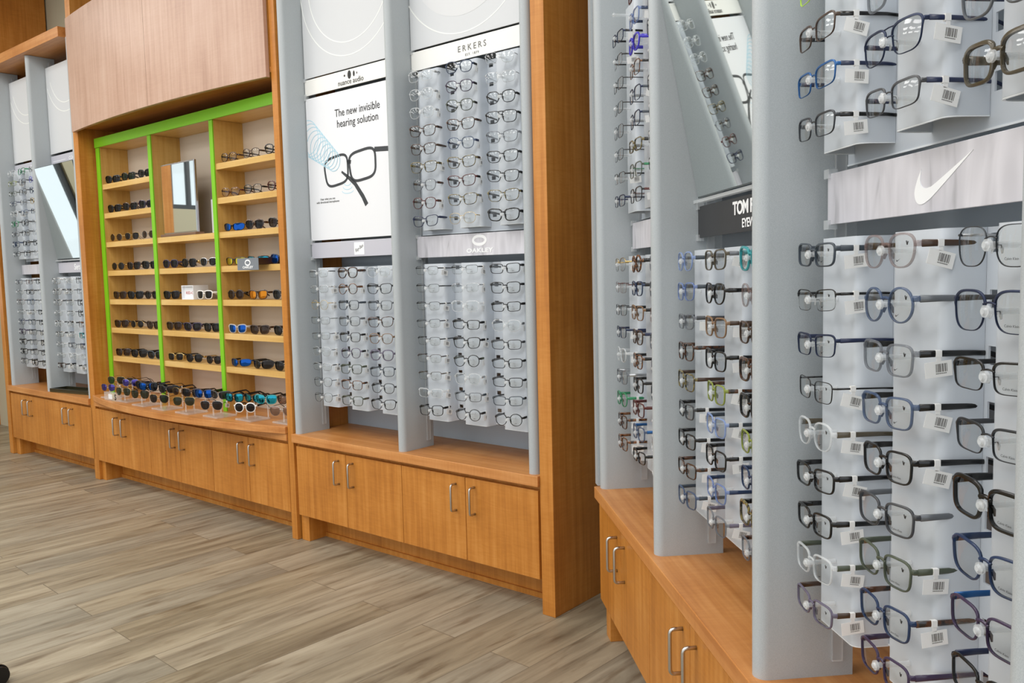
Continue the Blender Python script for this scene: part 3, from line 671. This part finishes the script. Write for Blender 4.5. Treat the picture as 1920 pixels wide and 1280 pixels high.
C2L = [['Rh/black/dgrey/ot', 'Rh/gunm/black/o', 'Rh/black/black/ot', 'Rh/gunm/dgrey/ot', 'Rh/black/gunm/ot', 'Rh/brown/dgrey/ot', 'Rh/brown/khaki/ot', 'Ra/crystal/crystal/ot', 'Sa/black/black/ot'],
       ['Rh/gunm/black/ot', 'Rh/silver/silver/ot', 'Sa/crystal/crystal/ot', 'Ra/black/black/ot', 'Wa/black/black/ot', 'Oa/black/olive/ot', 'Pa/crystal/silver/ot', 'Ra/grey/slate/ot', 'Oa/dgrey/black/ot'],
       ['Ra/matte/black/ot', 'Sa/black/black/o', 'Ra/black/black/o', 'Pa/crystal/grey/ot', 'Ra/dgrey/dgrey/o', 'Ra/black/black/o', 'Ra/matte/black/ot', 'Ra/slate/black/o', 'Oa/black/black/o']]
fill(1, MC2, LOW, C2L, 'rack under the oval-logo board', yaw0=(R(4), R(10), R(14)))
C1L = [['Rh/silver/dgrey/', 'Rh/silver/silver/t', 'Om/gold/gold/t', 'Rm/grey/olive/', 'Rm/grey/black/t', 'Pm/silver/black/t', 'Rh/silver/black/t', 'Pm/black/slate/t', 'Pm/black/black/t'],
       ['Pt/tort/tort/', 'Oa/amber/amber/t', 'Sa/slate/slate/', 'Sa/grey/grey/t', 'Sa/dgrey/black/t', 'Pa/purpc/black/t', 'Sa/olive/olive/t', 'Sa/amber/tort/t', 'Sa/olive/khaki/'],
       ['Pa/crystal/crystal/', 'Wa/matte/black/', 'Sa/grey/slate/', 'Wa/tort/tort/', 'Pa/brownc/brownc/', 'Pt/purpc/plum/', 'Sa/slate/black/', 'Pa/dgrey/black/', 'Wa/black/black/']]
fill(1, MC1, LOW, C1L, 'rack under the white glasses poster', yaw0=(R(4), R(8), R(14)))
def rtab(seed, pals):
    q = random.Random(seed); t = []
    for pal in pals:
        t.append(['%s%s/%s/%s/%s' % (q.choice('RSPRS'), q.choice('ab' if m_ not in ('crystal', 'silver') else 'ah'), m_, m_ if q.random() < .5 else q.choice(('black', 'dgrey')), 't' if q.random() < .4 else '') for m_ in pal])
    return t
fill(1, MA, UPR, rtab(1, [['crystal', 'olivec', 'olive', 'navy', 'crystal', 'green', 'grey', 'blue', 'black'], ['green', 'greyc', 'dgrey', 'greyc', 'bluec', 'dgrey', 'black', 'black', 'black'], ['silver', 'indigo', 'blue', 'gold', 'navy', 'crystal', 'crystal', 'slate', 'silver']]), 'upper rack of the leftmost bay', dc=.19)
fill(1, MA, LOW, rtab(2, [['greyc', 'silver', 'rosec', 'crystal', 'navy', 'plum', 'black', 'black', 'dgrey'], ['rosec', 'dgrey', 'bluec', 'crystal', 'slate', 'black', 'grey', 'dgrey', 'black'], ['black', 'crystal', 'crystal', 'black', 'black', 'greyc', 'black', 'dgrey', 'dgrey']]), 'lower rack of the leftmost bay', dc=.19)
fill(1, MA2, LOW, rtab(3, [['silver', 'silver', 'silver', 'crystal', 'crystal', 'silver', 'silver', 'crystal', 'brown'], ['crystal', 'crystal', 'silver', 'crystal', 'crystal', 'crystal', 'greyc', 'crystal', 'crystal'], ['slate', 'greyc', 'dgrey', 'dgrey', 'amber', 'teal', 'blue', 'crystal', 'crystal']]), 'rack under the distant slanted mirror', dc=.19)

# ------------------------------------------------------------------ sunglasses on the shelves
def shelf_sun(cell, row, k, n, spec, lk, du=0, yaw=0, extra=''):
    a, c_ = CELLS[cell]; pos = (.115, .325, .535)[k] if n == 3 else k
    sh, st, fm, tm = spec.split('/')[0][0], spec.split('/')[0][1], spec.split('/')[1], spec.split('/')[2]
    _, _, bb = outline(sh, 8); z = ZT[row] + bb + .0062
    colw = ('left', 'middle', 'right')[cell]; pw = ('leftmost', 'second', 'third')[k] if n == 3 else extra
    rw = ('top', 'second', 'third', 'fourth', 'fifth', 'sixth', 'bottom')[row]
    lab = '%s %s sunglasses, %s lenses, %s on %s shelf, %s column' % (CNAME[fm], SHN[sh], LNAME[lk], pw, rw, colw)
    glasses(1, a + pos + du - .02, -.128, z, (sh, st, fm, tm, ''), lab, cat='sunglasses', group='sunglasses on the green-edged shelves', lensk=lk, name='sunglasses',
            yaw=R(12) + yaw + R(rnd.uniform(-5, 5)), drop=.022)
ST = {0: [('Wt/black/black', 'dark'), ('Wt/black/black', 'green'), ('Wt/matte/black', 'dark')], 1: [('Wt/black/black', 'dark'), ('Wt/tort/black', 'dark'), ('Wt/plum/black', 'dark')],
      2: [('Om/gold/gold', 'brown'), ('Pm/gold/silver', 'dark'), ('Om/silver/gold', 'brown')], 3: [('Om/gunm/gold', 'dark'), ('Wt/tort/tort', 'dark'), ('Wt/black/black', 'dark')],
      4: [('Wt/brown/brown', 'brown'), ('Wt/black/black', 'dark'), ('Pt/tort/black', 'dark')], 5: [('Wt/tort/tort', 'brown'), ('Om/gold/black', 'dark'), ('Wt/brown/brown', 'brown')],
      6: [('St/tort/black', 'brown'), ('Wt/black/black', 'dark'), ('Wt/slate/black', 'dark')]}
for row, l in ST.items():
    for k, (s_, lk) in enumerate(l): shelf_sun(0, row, k, 3, s_, lk)
SM = {3: [('Pt/plum/plum', 'dark'), ('Pt/black/gold', 'dark'), ('Pa/silver/silver', 'dark')], 5: [('Wt/brown/black', 'brown'), ('Wt/plum/black', 'dark'), ('Wt/black/black', 'dark')],
      6: [('Sa/gold/black', 'dark'), ('Pa/black/gold', 'dark'), ('Pa/brown/black', 'dark')]}
for row, l in SM.items():
    for k, (s_, lk) in enumerate(l): shelf_sun(1, row, k, 3, s_, lk)
shelf_sun(1, 4, .105, 1, 'Wt/black/black', 'dark', extra='left of white box')
shelf_sun(1, 4, .475, 1, 'Nt/white/white', 'dark', extra='right of white box')
SR = {0: [('Pa/tort/tort', 'clear'), ('Pa/brown/brown', 'clear'), ('Pt/black/black', 'clear')], 1: [('Pa/amber/red', 'clear'), ('Pa/black/black', 'clear'), ('Pt/red/red', 'clear')],
      2: [('Xa/black/black', 'blue'), ('Pt/tort/tort', 'dark'), ('Wt/black/black', 'brown')], 3: [('Xa/gunm/black', 'gold'), ('Xt/black/black', 'teal'), ('Wt/navy/black', 'blue')],
      4: [('Ot/brown/black', 'brown'), ('Wt/tort/brown', 'orange'), ('Pt/dgrey/black', 'dark')], 5: [('Wt/crystal/crystal', 'blue'), ('Wt/brown/tort', 'brown'), ('Wt/black/black', 'dark')],
      6: [('Xa/navy/black', 'blue'), ('Xt/black/black', 'dark'), ('Wt/black/navy', 'dark')]}
for row, l in SR.items():
    for k, (s_, lk) in enumerate(l): shelf_sun(2, row, k, 3, s_, lk)

# ------------------------------------------------------------------ bowed counter: acrylic stands with sunglasses
CT = .566
stand_places = ['leftmost', 'second', 'third', 'fourth', 'fifth', 'sixth', 'seventh', 'eighth']
SG = [[('Pm/purpc/silver', 'violet'), ('Am/gold/gold', 'green'), ('Sm/gunm/black', 'brown')], [('Am/gold/black', 'green'), ('Pm/silver/black', 'violet'), ('Pt/brown/brown', 'dark')],
      [('Am/black/black', 'green'), ('Wt/black/navy', 'blue'), ('Am/gunm/black', 'dark')], [('Am/gold/tort', 'dark'), ('Xt/matte/black', 'dark'), ('Pm/gold/red', 'brown')],
      [('Am/gold/gold', 'green'), ('Wt/tort/black', 'dark'), ('Wt/navy/black', 'blue')], [('Am/silver/black', 'dark'), ('Xt/dgrey/black', 'dark'), ('Wt/black/black', 'teal')],
      [('Ot/white/black', 'dark'), ('Xt/black/black', 'teal'), ('Wt/teal/black', 'teal')], [('Am/silver/black', 'bronze'), ('Xt/tort/black', 'bronze'), ('Wt/black/black', 'blue')]]
for s in range(8):
    u = -3.42 + s * .253; vf = arc(u, -3.675, -1.573, .012, .135)
    v = vf - .105 if s else vf - .085
    root = empty('acrylic_stand', 1, u, v, CT, 'clear acrylic sunglasses stand, %s from left on the bowed counter' % stand_places[s] if s else 'clear acrylic sunglasses stand, leftmost on the bowed counter', 'stand', 'acrylic stands on the bowed counter')
    MB().box(u - .07, u + .07, v - .06, v + .06, CT + .0005, CT + .010).build('base_plate', CLEARB, 1, parent=root, bev=.002)
    pos = [(.0, .040, .070), (-.045, -.035, .105), (.055, -.05, .105)] if s % 2 == 0 else [(.0, .045, .066), (-.05, -.03, .108), (.06, -.055, .100)]
    for k, (du, dv, dz) in enumerate(pos):
        MB().box(u + du - .0045, u + du + .0045, v + dv - .010, v + dv - .0065, CT + .010, CT + dz + .004).tube([(u + du, v + dv - .008, CT + dz), (u + du, v + dv + .006, CT + dz)], .003, 8).build('riser', CLEARB, 1, parent=root)
        sp_, lk = SG[s][k]; q = sp_.split('/'); sh, st = q[0][0], q[0][1]
        lab = '%s %s sunglasses, %s lenses, %s of counter stand %s' % (CNAME[q[1]], SHN[sh], LNAME[lk], ('front', 'rear left', 'rear right')[k], ('furthest left', 'second from left', 'third from left', 'fourth from left', 'fourth from right', 'third from right', 'second from right', 'furthest right')[s])
        glasses(1, u + du, v + dv + .004, CT + dz, (sh, st, q[1], q[2], 't' if (s * 3 + k) % 5 == 0 else ''), lab, cat='sunglasses', group='sunglasses on the bowed counter', lensk=lk, name='sunglasses',
                yaw=R(18) + R(rnd.uniform(-10, 10)), pitch=R(rnd.uniform(-3, 3)), drop=.03)
sg = empty('sign_block', 1, -3.30, .06, CT, 'small clear acrylic sign block at the left end of the bowed counter', 'sign')
MB().box(-3.385, -3.215, .04, .07, CT + .0005, CT + .052).build('block', CLEARB, 1, parent=sg, bev=.002)
MB().box(-3.325, -3.275, .0702, .0708, CT + .012, CT + .042).build('printed_patch', WHITE, 1, parent=sg)
text('lettering', 'S', 1, -3.232, .0715, CT + .026, .05, INK, parent=sg, bold=.001)
# things on the shelves
mr = empty('countertop_mirror', 1, -2.70, -.16, ZT[2], 'framed tabletop mirror on a wooden base in the middle shelf column', 'mirror')
y_ = R(8)
MB().box(-2.91, -2.515, -.165, -.108, ZT[2] + .0003, ZT[2] + .016).build('base', mat('walnut base', '#7a5c46', .4), 1, parent=mr, bev=.003)
MB().box(-2.90, -2.525, -.142, -.128, ZT[2] + .016, ZT[2] + .425).build('frame', LIP, 1, parent=mr, bev=.002)
MB().box(-2.893, -2.532, -.128, -.1265, ZT[2] + .024, ZT[2] + .417).build('mirror_glass', MIRROR, 1, parent=mr)
pc = empty('picture_card', 1, -2.42, -.21, ZT[2], 'small pale printed card standing right of the tabletop mirror', 'card')
MB().box(-2.505, -2.335, -.213, -.209, ZT[2] + .0003, ZT[2] + .20).build('card', WHITE, 1, parent=pc)
b = MB()
for k in range(5): b.prism_v([(-2.49 + k * .03, ZT[2] + .02), (-2.482 + k * .03, ZT[2] + .02), (-2.465 + k * .03, ZT[2] + .18), (-2.475 + k * .03, ZT[2] + .18)], -.209, -.2085)
b.build('printed_streaks', mat('pale lilac print', '#b9b6d2', .5), 1, parent=pc)
bx = empty('logo_box', 1, -1.91, -.08, ZT[3] + .001, 'grey and black box with white oval logo on right shelf column', 'box')
MB().box(-2.005, -1.815, -.25, -.045, ZT[3] + .0005, ZT[3] + .034).build('box_body', mat('dark brown box', '#3c2418', .4), 1, parent=bx, bev=.001)
MB().box(-2.005, -1.815, -.0449, -.042, ZT[3] - .028, ZT[3] + .034).build('box_face', mat('slate box face', '#7c838c', .4), 1, parent=bx)
MB().ring(-1.91, ZT[3] + .010, -.042, .022, .007, 32, rz=.013).build('oval_logo', WINK, 1, parent=bx)
text('lettering', 'OAKLEY', 1, -1.91, -.0415, ZT[3] - .014, .017, WINK, parent=bx, sx=1.5, bold=.0004)
bx = empty('white_box', 1, -2.63, -.15, ZT[4], 'white open display box with thin red lettering on middle shelf column', 'box')
t = ZT[4] + .0005; a, c = -2.715, -2.585
MB().box(a, c, -.21, -.205, t, t + .082).box(a, a + .005, -.205, -.115, t, t + .082).box(c - .005, c, -.205, -.115, t, t + .082).box(a + .005, c - .005, -.205, -.115, t, t + .005).box(a + .005, c - .005, -.205, -.115, t + .077, t + .082).box(a + .005, c - .005, -.135, -.130, t + .005, t + .077).build('box_shell', WHITE, 1, parent=bx)
text('lettering', 'RED-O', 1, -2.650, -.1295, t + .038, .022, mat('red print', '#c04a44', .5), parent=bx, sx=1.3)

# ------------------------------------------------------------------ sign boards, posters, tilted mirrors
SV = -.122
def board(wall, u0, u1, z0, z1, m, label, cat='sign', name='sign_board', group=None):
    o = tag(MB().box(u0, u1, SV - .005, SV, z0, z1).build(name, m, wall, bev=.0008), label, cat, group)
    return o
def clips(o, wall, u0, z0, z1):
    for z in (z0, z1): MB().box(u0 - .006, u0 + .012, SV - .012, SV + .004, z - .008, z + .008).build('clip', CLEAR, wall, parent=o)
# bay C left
p = board(1, -1.475, -.787, 2.252, 2.870, LGREY, 'pale grey header board with thin circle lines, above poster', 'panel', 'header_board', 'grey circle header boards')
for r_ in (.345, .285): MB().ring(-1.135, 2.655, SV, r_, .0045).build('circle_line', LINEW, 1, parent=p)
p = board(1, -1.475, -.787, 2.172, 2.246, WARMW, 'white lettered board directly above the white glasses poster')
clips(p, 1, -1.475, 2.172, 2.246)
text('lettering', 'nuance audio', 1, -1.135, SV + .0008, 2.192, .034, INK, parent=p)
b = MB()
for du, ru, rz_ in ((-.042, .005, .005), (-.008, .012, .019), (.024, .006, .013), (.045, .003, .005)): b.ring(-1.135 + du, 2.222, SV + .0002, ru / 2, ru, 20, rz=ru / 2 + (rz_ - ru), th=.0006) if False else b.prism_v([(-1.135 + du + ru * math.cos(R(t_)), 2.222 + rz_ * math.sin(R(t_))) for t_ in range(0, 360, 20)], SV, SV + .0008)
b.build('dot_logo', INK, 1, parent=p)
p = board(1, -1.475, -.787, 1.478, 2.158, WHITE, 'large white poster with drawing of black glasses', 'poster', 'poster')
clips(p, 1, -1.475, 1.478, 2.158)
text('lettering', 'The new invisible\nhearing solution', 1, -1.100, SV + .0008, 2.035, .050, INK, parent=p, sx=.90)
def pband(b, pts, w, v, closed=False):
    n = len(pts); L = []; Rr_ = []
    for i in range(n):
        x0, z0 = pts[i - 1] if (i or closed) else pts[i]; x1, z1 = pts[(i + 1) % n] if (i < n - 1 or closed) else pts[i]
        l = math.hypot(x1 - x0, z1 - z0) or 1; nx, nz = -(z1 - z0) / l, (x1 - x0) / l; ww = w[i] if isinstance(w, list) else w
        L.append((pts[i][0] + nx * ww / 2, pts[i][1] + nz * ww / 2)); Rr_.append((pts[i][0] - nx * ww / 2, pts[i][1] - nz * ww / 2))
    for i in range(n if closed else n - 1):
        j = (i + 1) % n; b.prism_v([L[i], L[j], Rr_[j], Rr_[i]], v, v + .0006)
b = MB()
def lo(cx, cz, sx, sz, rot=0, k=.10):
    P, a_, bb = outline('S', 40); o_ = []
    for x, z in P:
        x, z = x / a_ * sx, z / bb * sz; o_.append((cx + x * math.cos(rot) - z * math.sin(rot), cz + x * math.sin(rot) + z * math.cos(rot)))
    return o_
pband(b, lo(-1.262, 1.798, .084, .066, .10), .012, SV, True)
pband(b, lo(-1.075, 1.808, .090, .066, .08), .013, SV, True)
pband(b, [(-1.18, 1.826), (-1.167, 1.831), (-1.155, 1.828)], .018, SV)
pband(b, [(-.99, 1.868), (-.90, 1.862), (-.79, 1.832)], .022, SV)
pband(b, [(-1.225, 1.79), (-1.17, 1.755), (-1.13, 1.725), (-1.08, 1.665), (-1.055, 1.625)], [.010, .018, .02, .022, .024], SV)
b.build('glasses_drawing', mat('charcoal print', '#34383c', .5), 1, parent=p)
for k in range(10):
    t = k / 9; r_ = .082 - .035 * t; cx_ = -1.47 + .19 * t; am = math.degrees(math.acos(max(-1, (-1.472 - cx_) / r_))) if cx_ - r_ < -1.472 else 180; b = MB().ring(cx_, 1.975 - .13 * t, SV + .0001 * (k + 1), r_, .0032, 36, th=.0005, a0=-am, a1=am); b.build('sound_wave_line', SKYB, 1, parent=p)
for k in range(3): MB().ring(-1.185, 1.70 + .018 * k, SV + .0001, .040 - .008 * k, .003, 24, rz=.013, a0=180, a1=350, th=.0005).build('sound_wave_line', SKYB, 1, parent=p)
text('small_print', 'Hear what you see\nwith directional microphones', 1, -1.335, SV + .0008, 1.665, .0145, GINK, parent=p)
text('small_print', 'Hear\nwith discreet', 1, -.850, SV + .0008, 1.648, .0145, GINK, parent=p)
p = board(1, -1.475, -.787, 1.392, 1.467, LILAC, 'lilac grey board with small square logo under the white poster')
clips(p, 1, -1.475, 1.392, 1.467)
MB().box(-1.155, -1.085, SV, SV + .0008, 1.400, 1.458).build('logo_square', WINK, 1, parent=p)
text('lettering', 'Ray-Ban', 1, -1.12, SV + .0012, 1.430, .022, GINK, parent=p, rotz=R(-25), shear=.3, sx=.85)
# bay C right
p = board(1, -.735, -.060, 2.252, 2.870, LGREY, 'pale grey header board with white disc, above the top rack', 'panel', 'header_board', 'grey circle header boards')
for r_, m_, th in ((.30, mat('pale grey print', '#dcdee0', .45), .0006), (.20, WHITE, .0012)):
    MB().prism_v([(-.43 + r_ * math.cos(R(t_)), 2.64 + r_ * math.sin(R(t_))) if 2.64 + r_ * math.sin(R(t_)) < 2.87 else (-.43 + r_ * math.cos(R(t_)), 2.868) for t_ in range(0, 360, 6)], SV, SV + th).build('printed_disc', m_, 1, parent=p)
MB().ring(-.43, 2.64, SV, .368, .0045, a0=180, a1=360).build('circle_line', LINEW, 1, parent=p)
p = board(1, -.735, -.060, 2.165, 2.244, WARMW, 'white board with spaced serif lettering above the top rack')
clips(p, 1, -.735, 2.165, 2.244)
text('lettering', 'ERKERS', 1, -.385, SV + .0008, 2.207, .034, GINK, parent=p, space=1.5)
text('small_print', 'EST. 1879', 1, -.385, SV + .0008, 2.180, .013, GINK, parent=p, space=1.4)
p = board(1, -.735, -.060, 1.373, 1.464, STREAK, 'grey blurred board with white oval logo between two racks')
clips(p, 1, -.735, 1.373, 1.464)
MB().ring(-.372, 1.435, SV, .034, .012, 40, rz=.017, th=.0009).build('oval_logo', WINK, 1, parent=p)
text('lettering', 'OAKLEY', 1, -.372, SV + .0008, 1.393, .024, WINK, parent=p, sx=1.55, bold=.0009, space=1.05)
# bay A
for u0, u1, l in ((-5.052, -4.449, 'leftmost'), (-4.397, -3.796, 'second')):
    p = board(1, u0, u1, 2.205, 2.80, LGREY, 'pale grey header board, %s of those in the far left bay' % l, 'panel', 'header_board', 'grey circle header boards')
    um = (u0 + u1) / 2; [MB().ring(um, 2.78, SV, r_, .005, a0=a_, a1=540 - a_).build('circle_line', LINEW, 1, parent=p) for r_, a_ in ((.31, 203), (.25, 200))]
    p = board(1, u0, u1, 2.118, 2.190, LILAC, 'small grey white-lettered board, %s one in the far left bay' % l)
    text('lettering', 'COACH', 1, um + .05, SV + .0008, 2.152, .035, WINK, parent=p, bold=.0006)
    MB().box(u0 + .03, um - .07, SV, SV + .0006, 2.150, 2.153).build('underline', WINK, 1, parent=p)
p = board(1, -4.397, -3.796, 1.373, 1.445, LILAC, 'small lilac board with white lettering under the distant mirror')
text('lettering', 'Serafin', 1, -4.06, SV + .0008, 1.410, .058, WINK, parent=p, bold=.001)
p = board(1, -5.052, -4.449, 1.373, 1.445, STREAK, 'small grey blurred board between the racks of leftmost bay')
text('lettering', 'HUGO', 1, -4.56, SV + .0008, 1.41, .03, WINK, parent=p, bold=.0006)
# bay D
for um, hw, l in ((MD1, .320, 'far corner'), (MD3, .315, 'near camera')):
    p = board(2, um - hw, um + hw, 1.370, 1.458, STREAK, 'grey blurred board %s' % ('with large white swoosh nearest the camera' if um == MD3 else 'between racks beside the wooden corner panel'))
    clips(p, 2, um - hw, 1.370, 1.458)
    b = MB(); swoosh(b, um + .0, 1.410, .080, SV, SV + .0008); b.build('swoosh_logo', WINK, 2, parent=p)
p = board(2, MD2 - .318, MD2 + .315, 1.378, 1.458, BLACK, 'black board with white sans lettering under the large slanted mirror')
clips(p, 2, MD2 - .318, 1.378, 1.458)
text('lettering', 'TOM FORD', 2, MD2 + .040, SV + .0008, 1.432, .041, WINK, parent=p, bold=.0013, sx=1.12, space=.88)
text('lettering', 'EYEWEAR', 2, MD2 + .048, SV + .0008, 1.397, .028, WINK, parent=p, bold=.0005, sx=1.05, space=.9)
def tilted_mirror(wall, u0, u1, z0, z1, v0, v1, label):
    o = empty('slanted_mirror', wall, (u0 + u1) / 2, v0, z0, label, 'mirror', 'slanted mirrors hung between fins')
    def slab(b, a, c_, za, zb, off0, off1):
        dv, dz = v1 - v0, z1 - z0; L = math.hypot(dv, dz); nv, nz = dz / L, -dv / L
        P = []
        for off in (off0, off1):
            for (uu_, zz) in ((a, za), (c_, za), (c_, zb), (a, zb)):
                t = (zz - z0) / dz; P.append((uu_, v0 + dv * t + nv * off, zz + nz * off))
        i = b.pts(P)
        for f in ((0, 1, 2, 3), (4, 5, 6, 7), (0, 1, 5, 4), (1, 2, 6, 5), (2, 3, 7, 6), (3, 0, 4, 7)): b.face([i + k for k in f])
        return b
    slab(MB(), u0, u1, z0, z1, -.006, -.001).build('backing', mat('mirror backing', '#5a6264', .5), wall, parent=o)
    slab(MB(), u0 + .002, u1 - .002, z0 + .003, z1 - .003, -.0009, .0).build('mirror_glass', MIRROR, wall, parent=o)
    MB().box(u0, u1, v0 - .004, v0 + .012, z0 - .014, z0 - .006).build('ledge', CLEAR, wall, parent=o)
tilted_mirror(2, .738, 1.376, 1.480, 2.13, -.122, .0, 'large slanted mirror between two fins on the right wall')
tilted_mirror(1, -4.397, -3.797, 1.470, 2.10, -.118, -.006, 'slanted mirror between two fins in the far left bay')

# black tray on the far left counter
tr = empty('black_tray', 1, -4.10, -.08, H_CT, 'flat dark lacquered tray on the far left countertop', 'tray', yaw=0)
def rot(u, v, a=R(-9), c0=(-4.38, -.0)): return (c0[0] + (u * math.cos(a) - v * math.sin(a)), c0[1] + (u * math.sin(a) + v * math.cos(a)))
b = MB(); P = [rot(0, 0), rot(.54, 0), rot(.54, -.13), rot(0, -.13)]; b.prism_z(P, H_CT + .0005, H_CT + .008); b.build('tray_base', mat('olive black gloss', '#3e3c28', .12), 1, parent=tr)
b = MB()
for q in (((0, 0), (.54, -.012)), ((0, -.118), (.54, -.13)), ((0, -.012), (.012, -.118)), ((.528, -.012), (.54, -.118))):
    (x0, y0), (x1, y1) = q; b.prism_z([rot(x0, y0), rot(x1, y0), rot(x1, y1), rot(x0, y1)], H_CT + .008, H_CT + .026)
b.build('tray_rim', TRAYB, 1, parent=tr)

# caster at the lower left corner
cs = empty('chair_caster', 1, -1.085, 1.495, 0, 'black twin-wheel caster at the lower left picture corner', 'caster')
for k in (-.013, .013):
    MB().tube([(-1.085 + k - .008, 1.50, .03), (-1.085 + k + .008, 1.50, .03)], [.030, .030], 28).build('wheel', RUBBER, 1, parent=cs, autos=True)
b = MB(); P = []
b.tube([(-1.088, 1.50, .03), (-1.082, 1.50, .03)], [.034, .034], 28); b.build('hood', mat('black plastic', '#17171b', .25), 1, parent=cs, autos=True)
MB().tube([(-1.085, 1.50, .06), (-1.085, 1.50, .11)], .007, 12).build('stem', STEEL, 1, parent=cs, smooth=True)
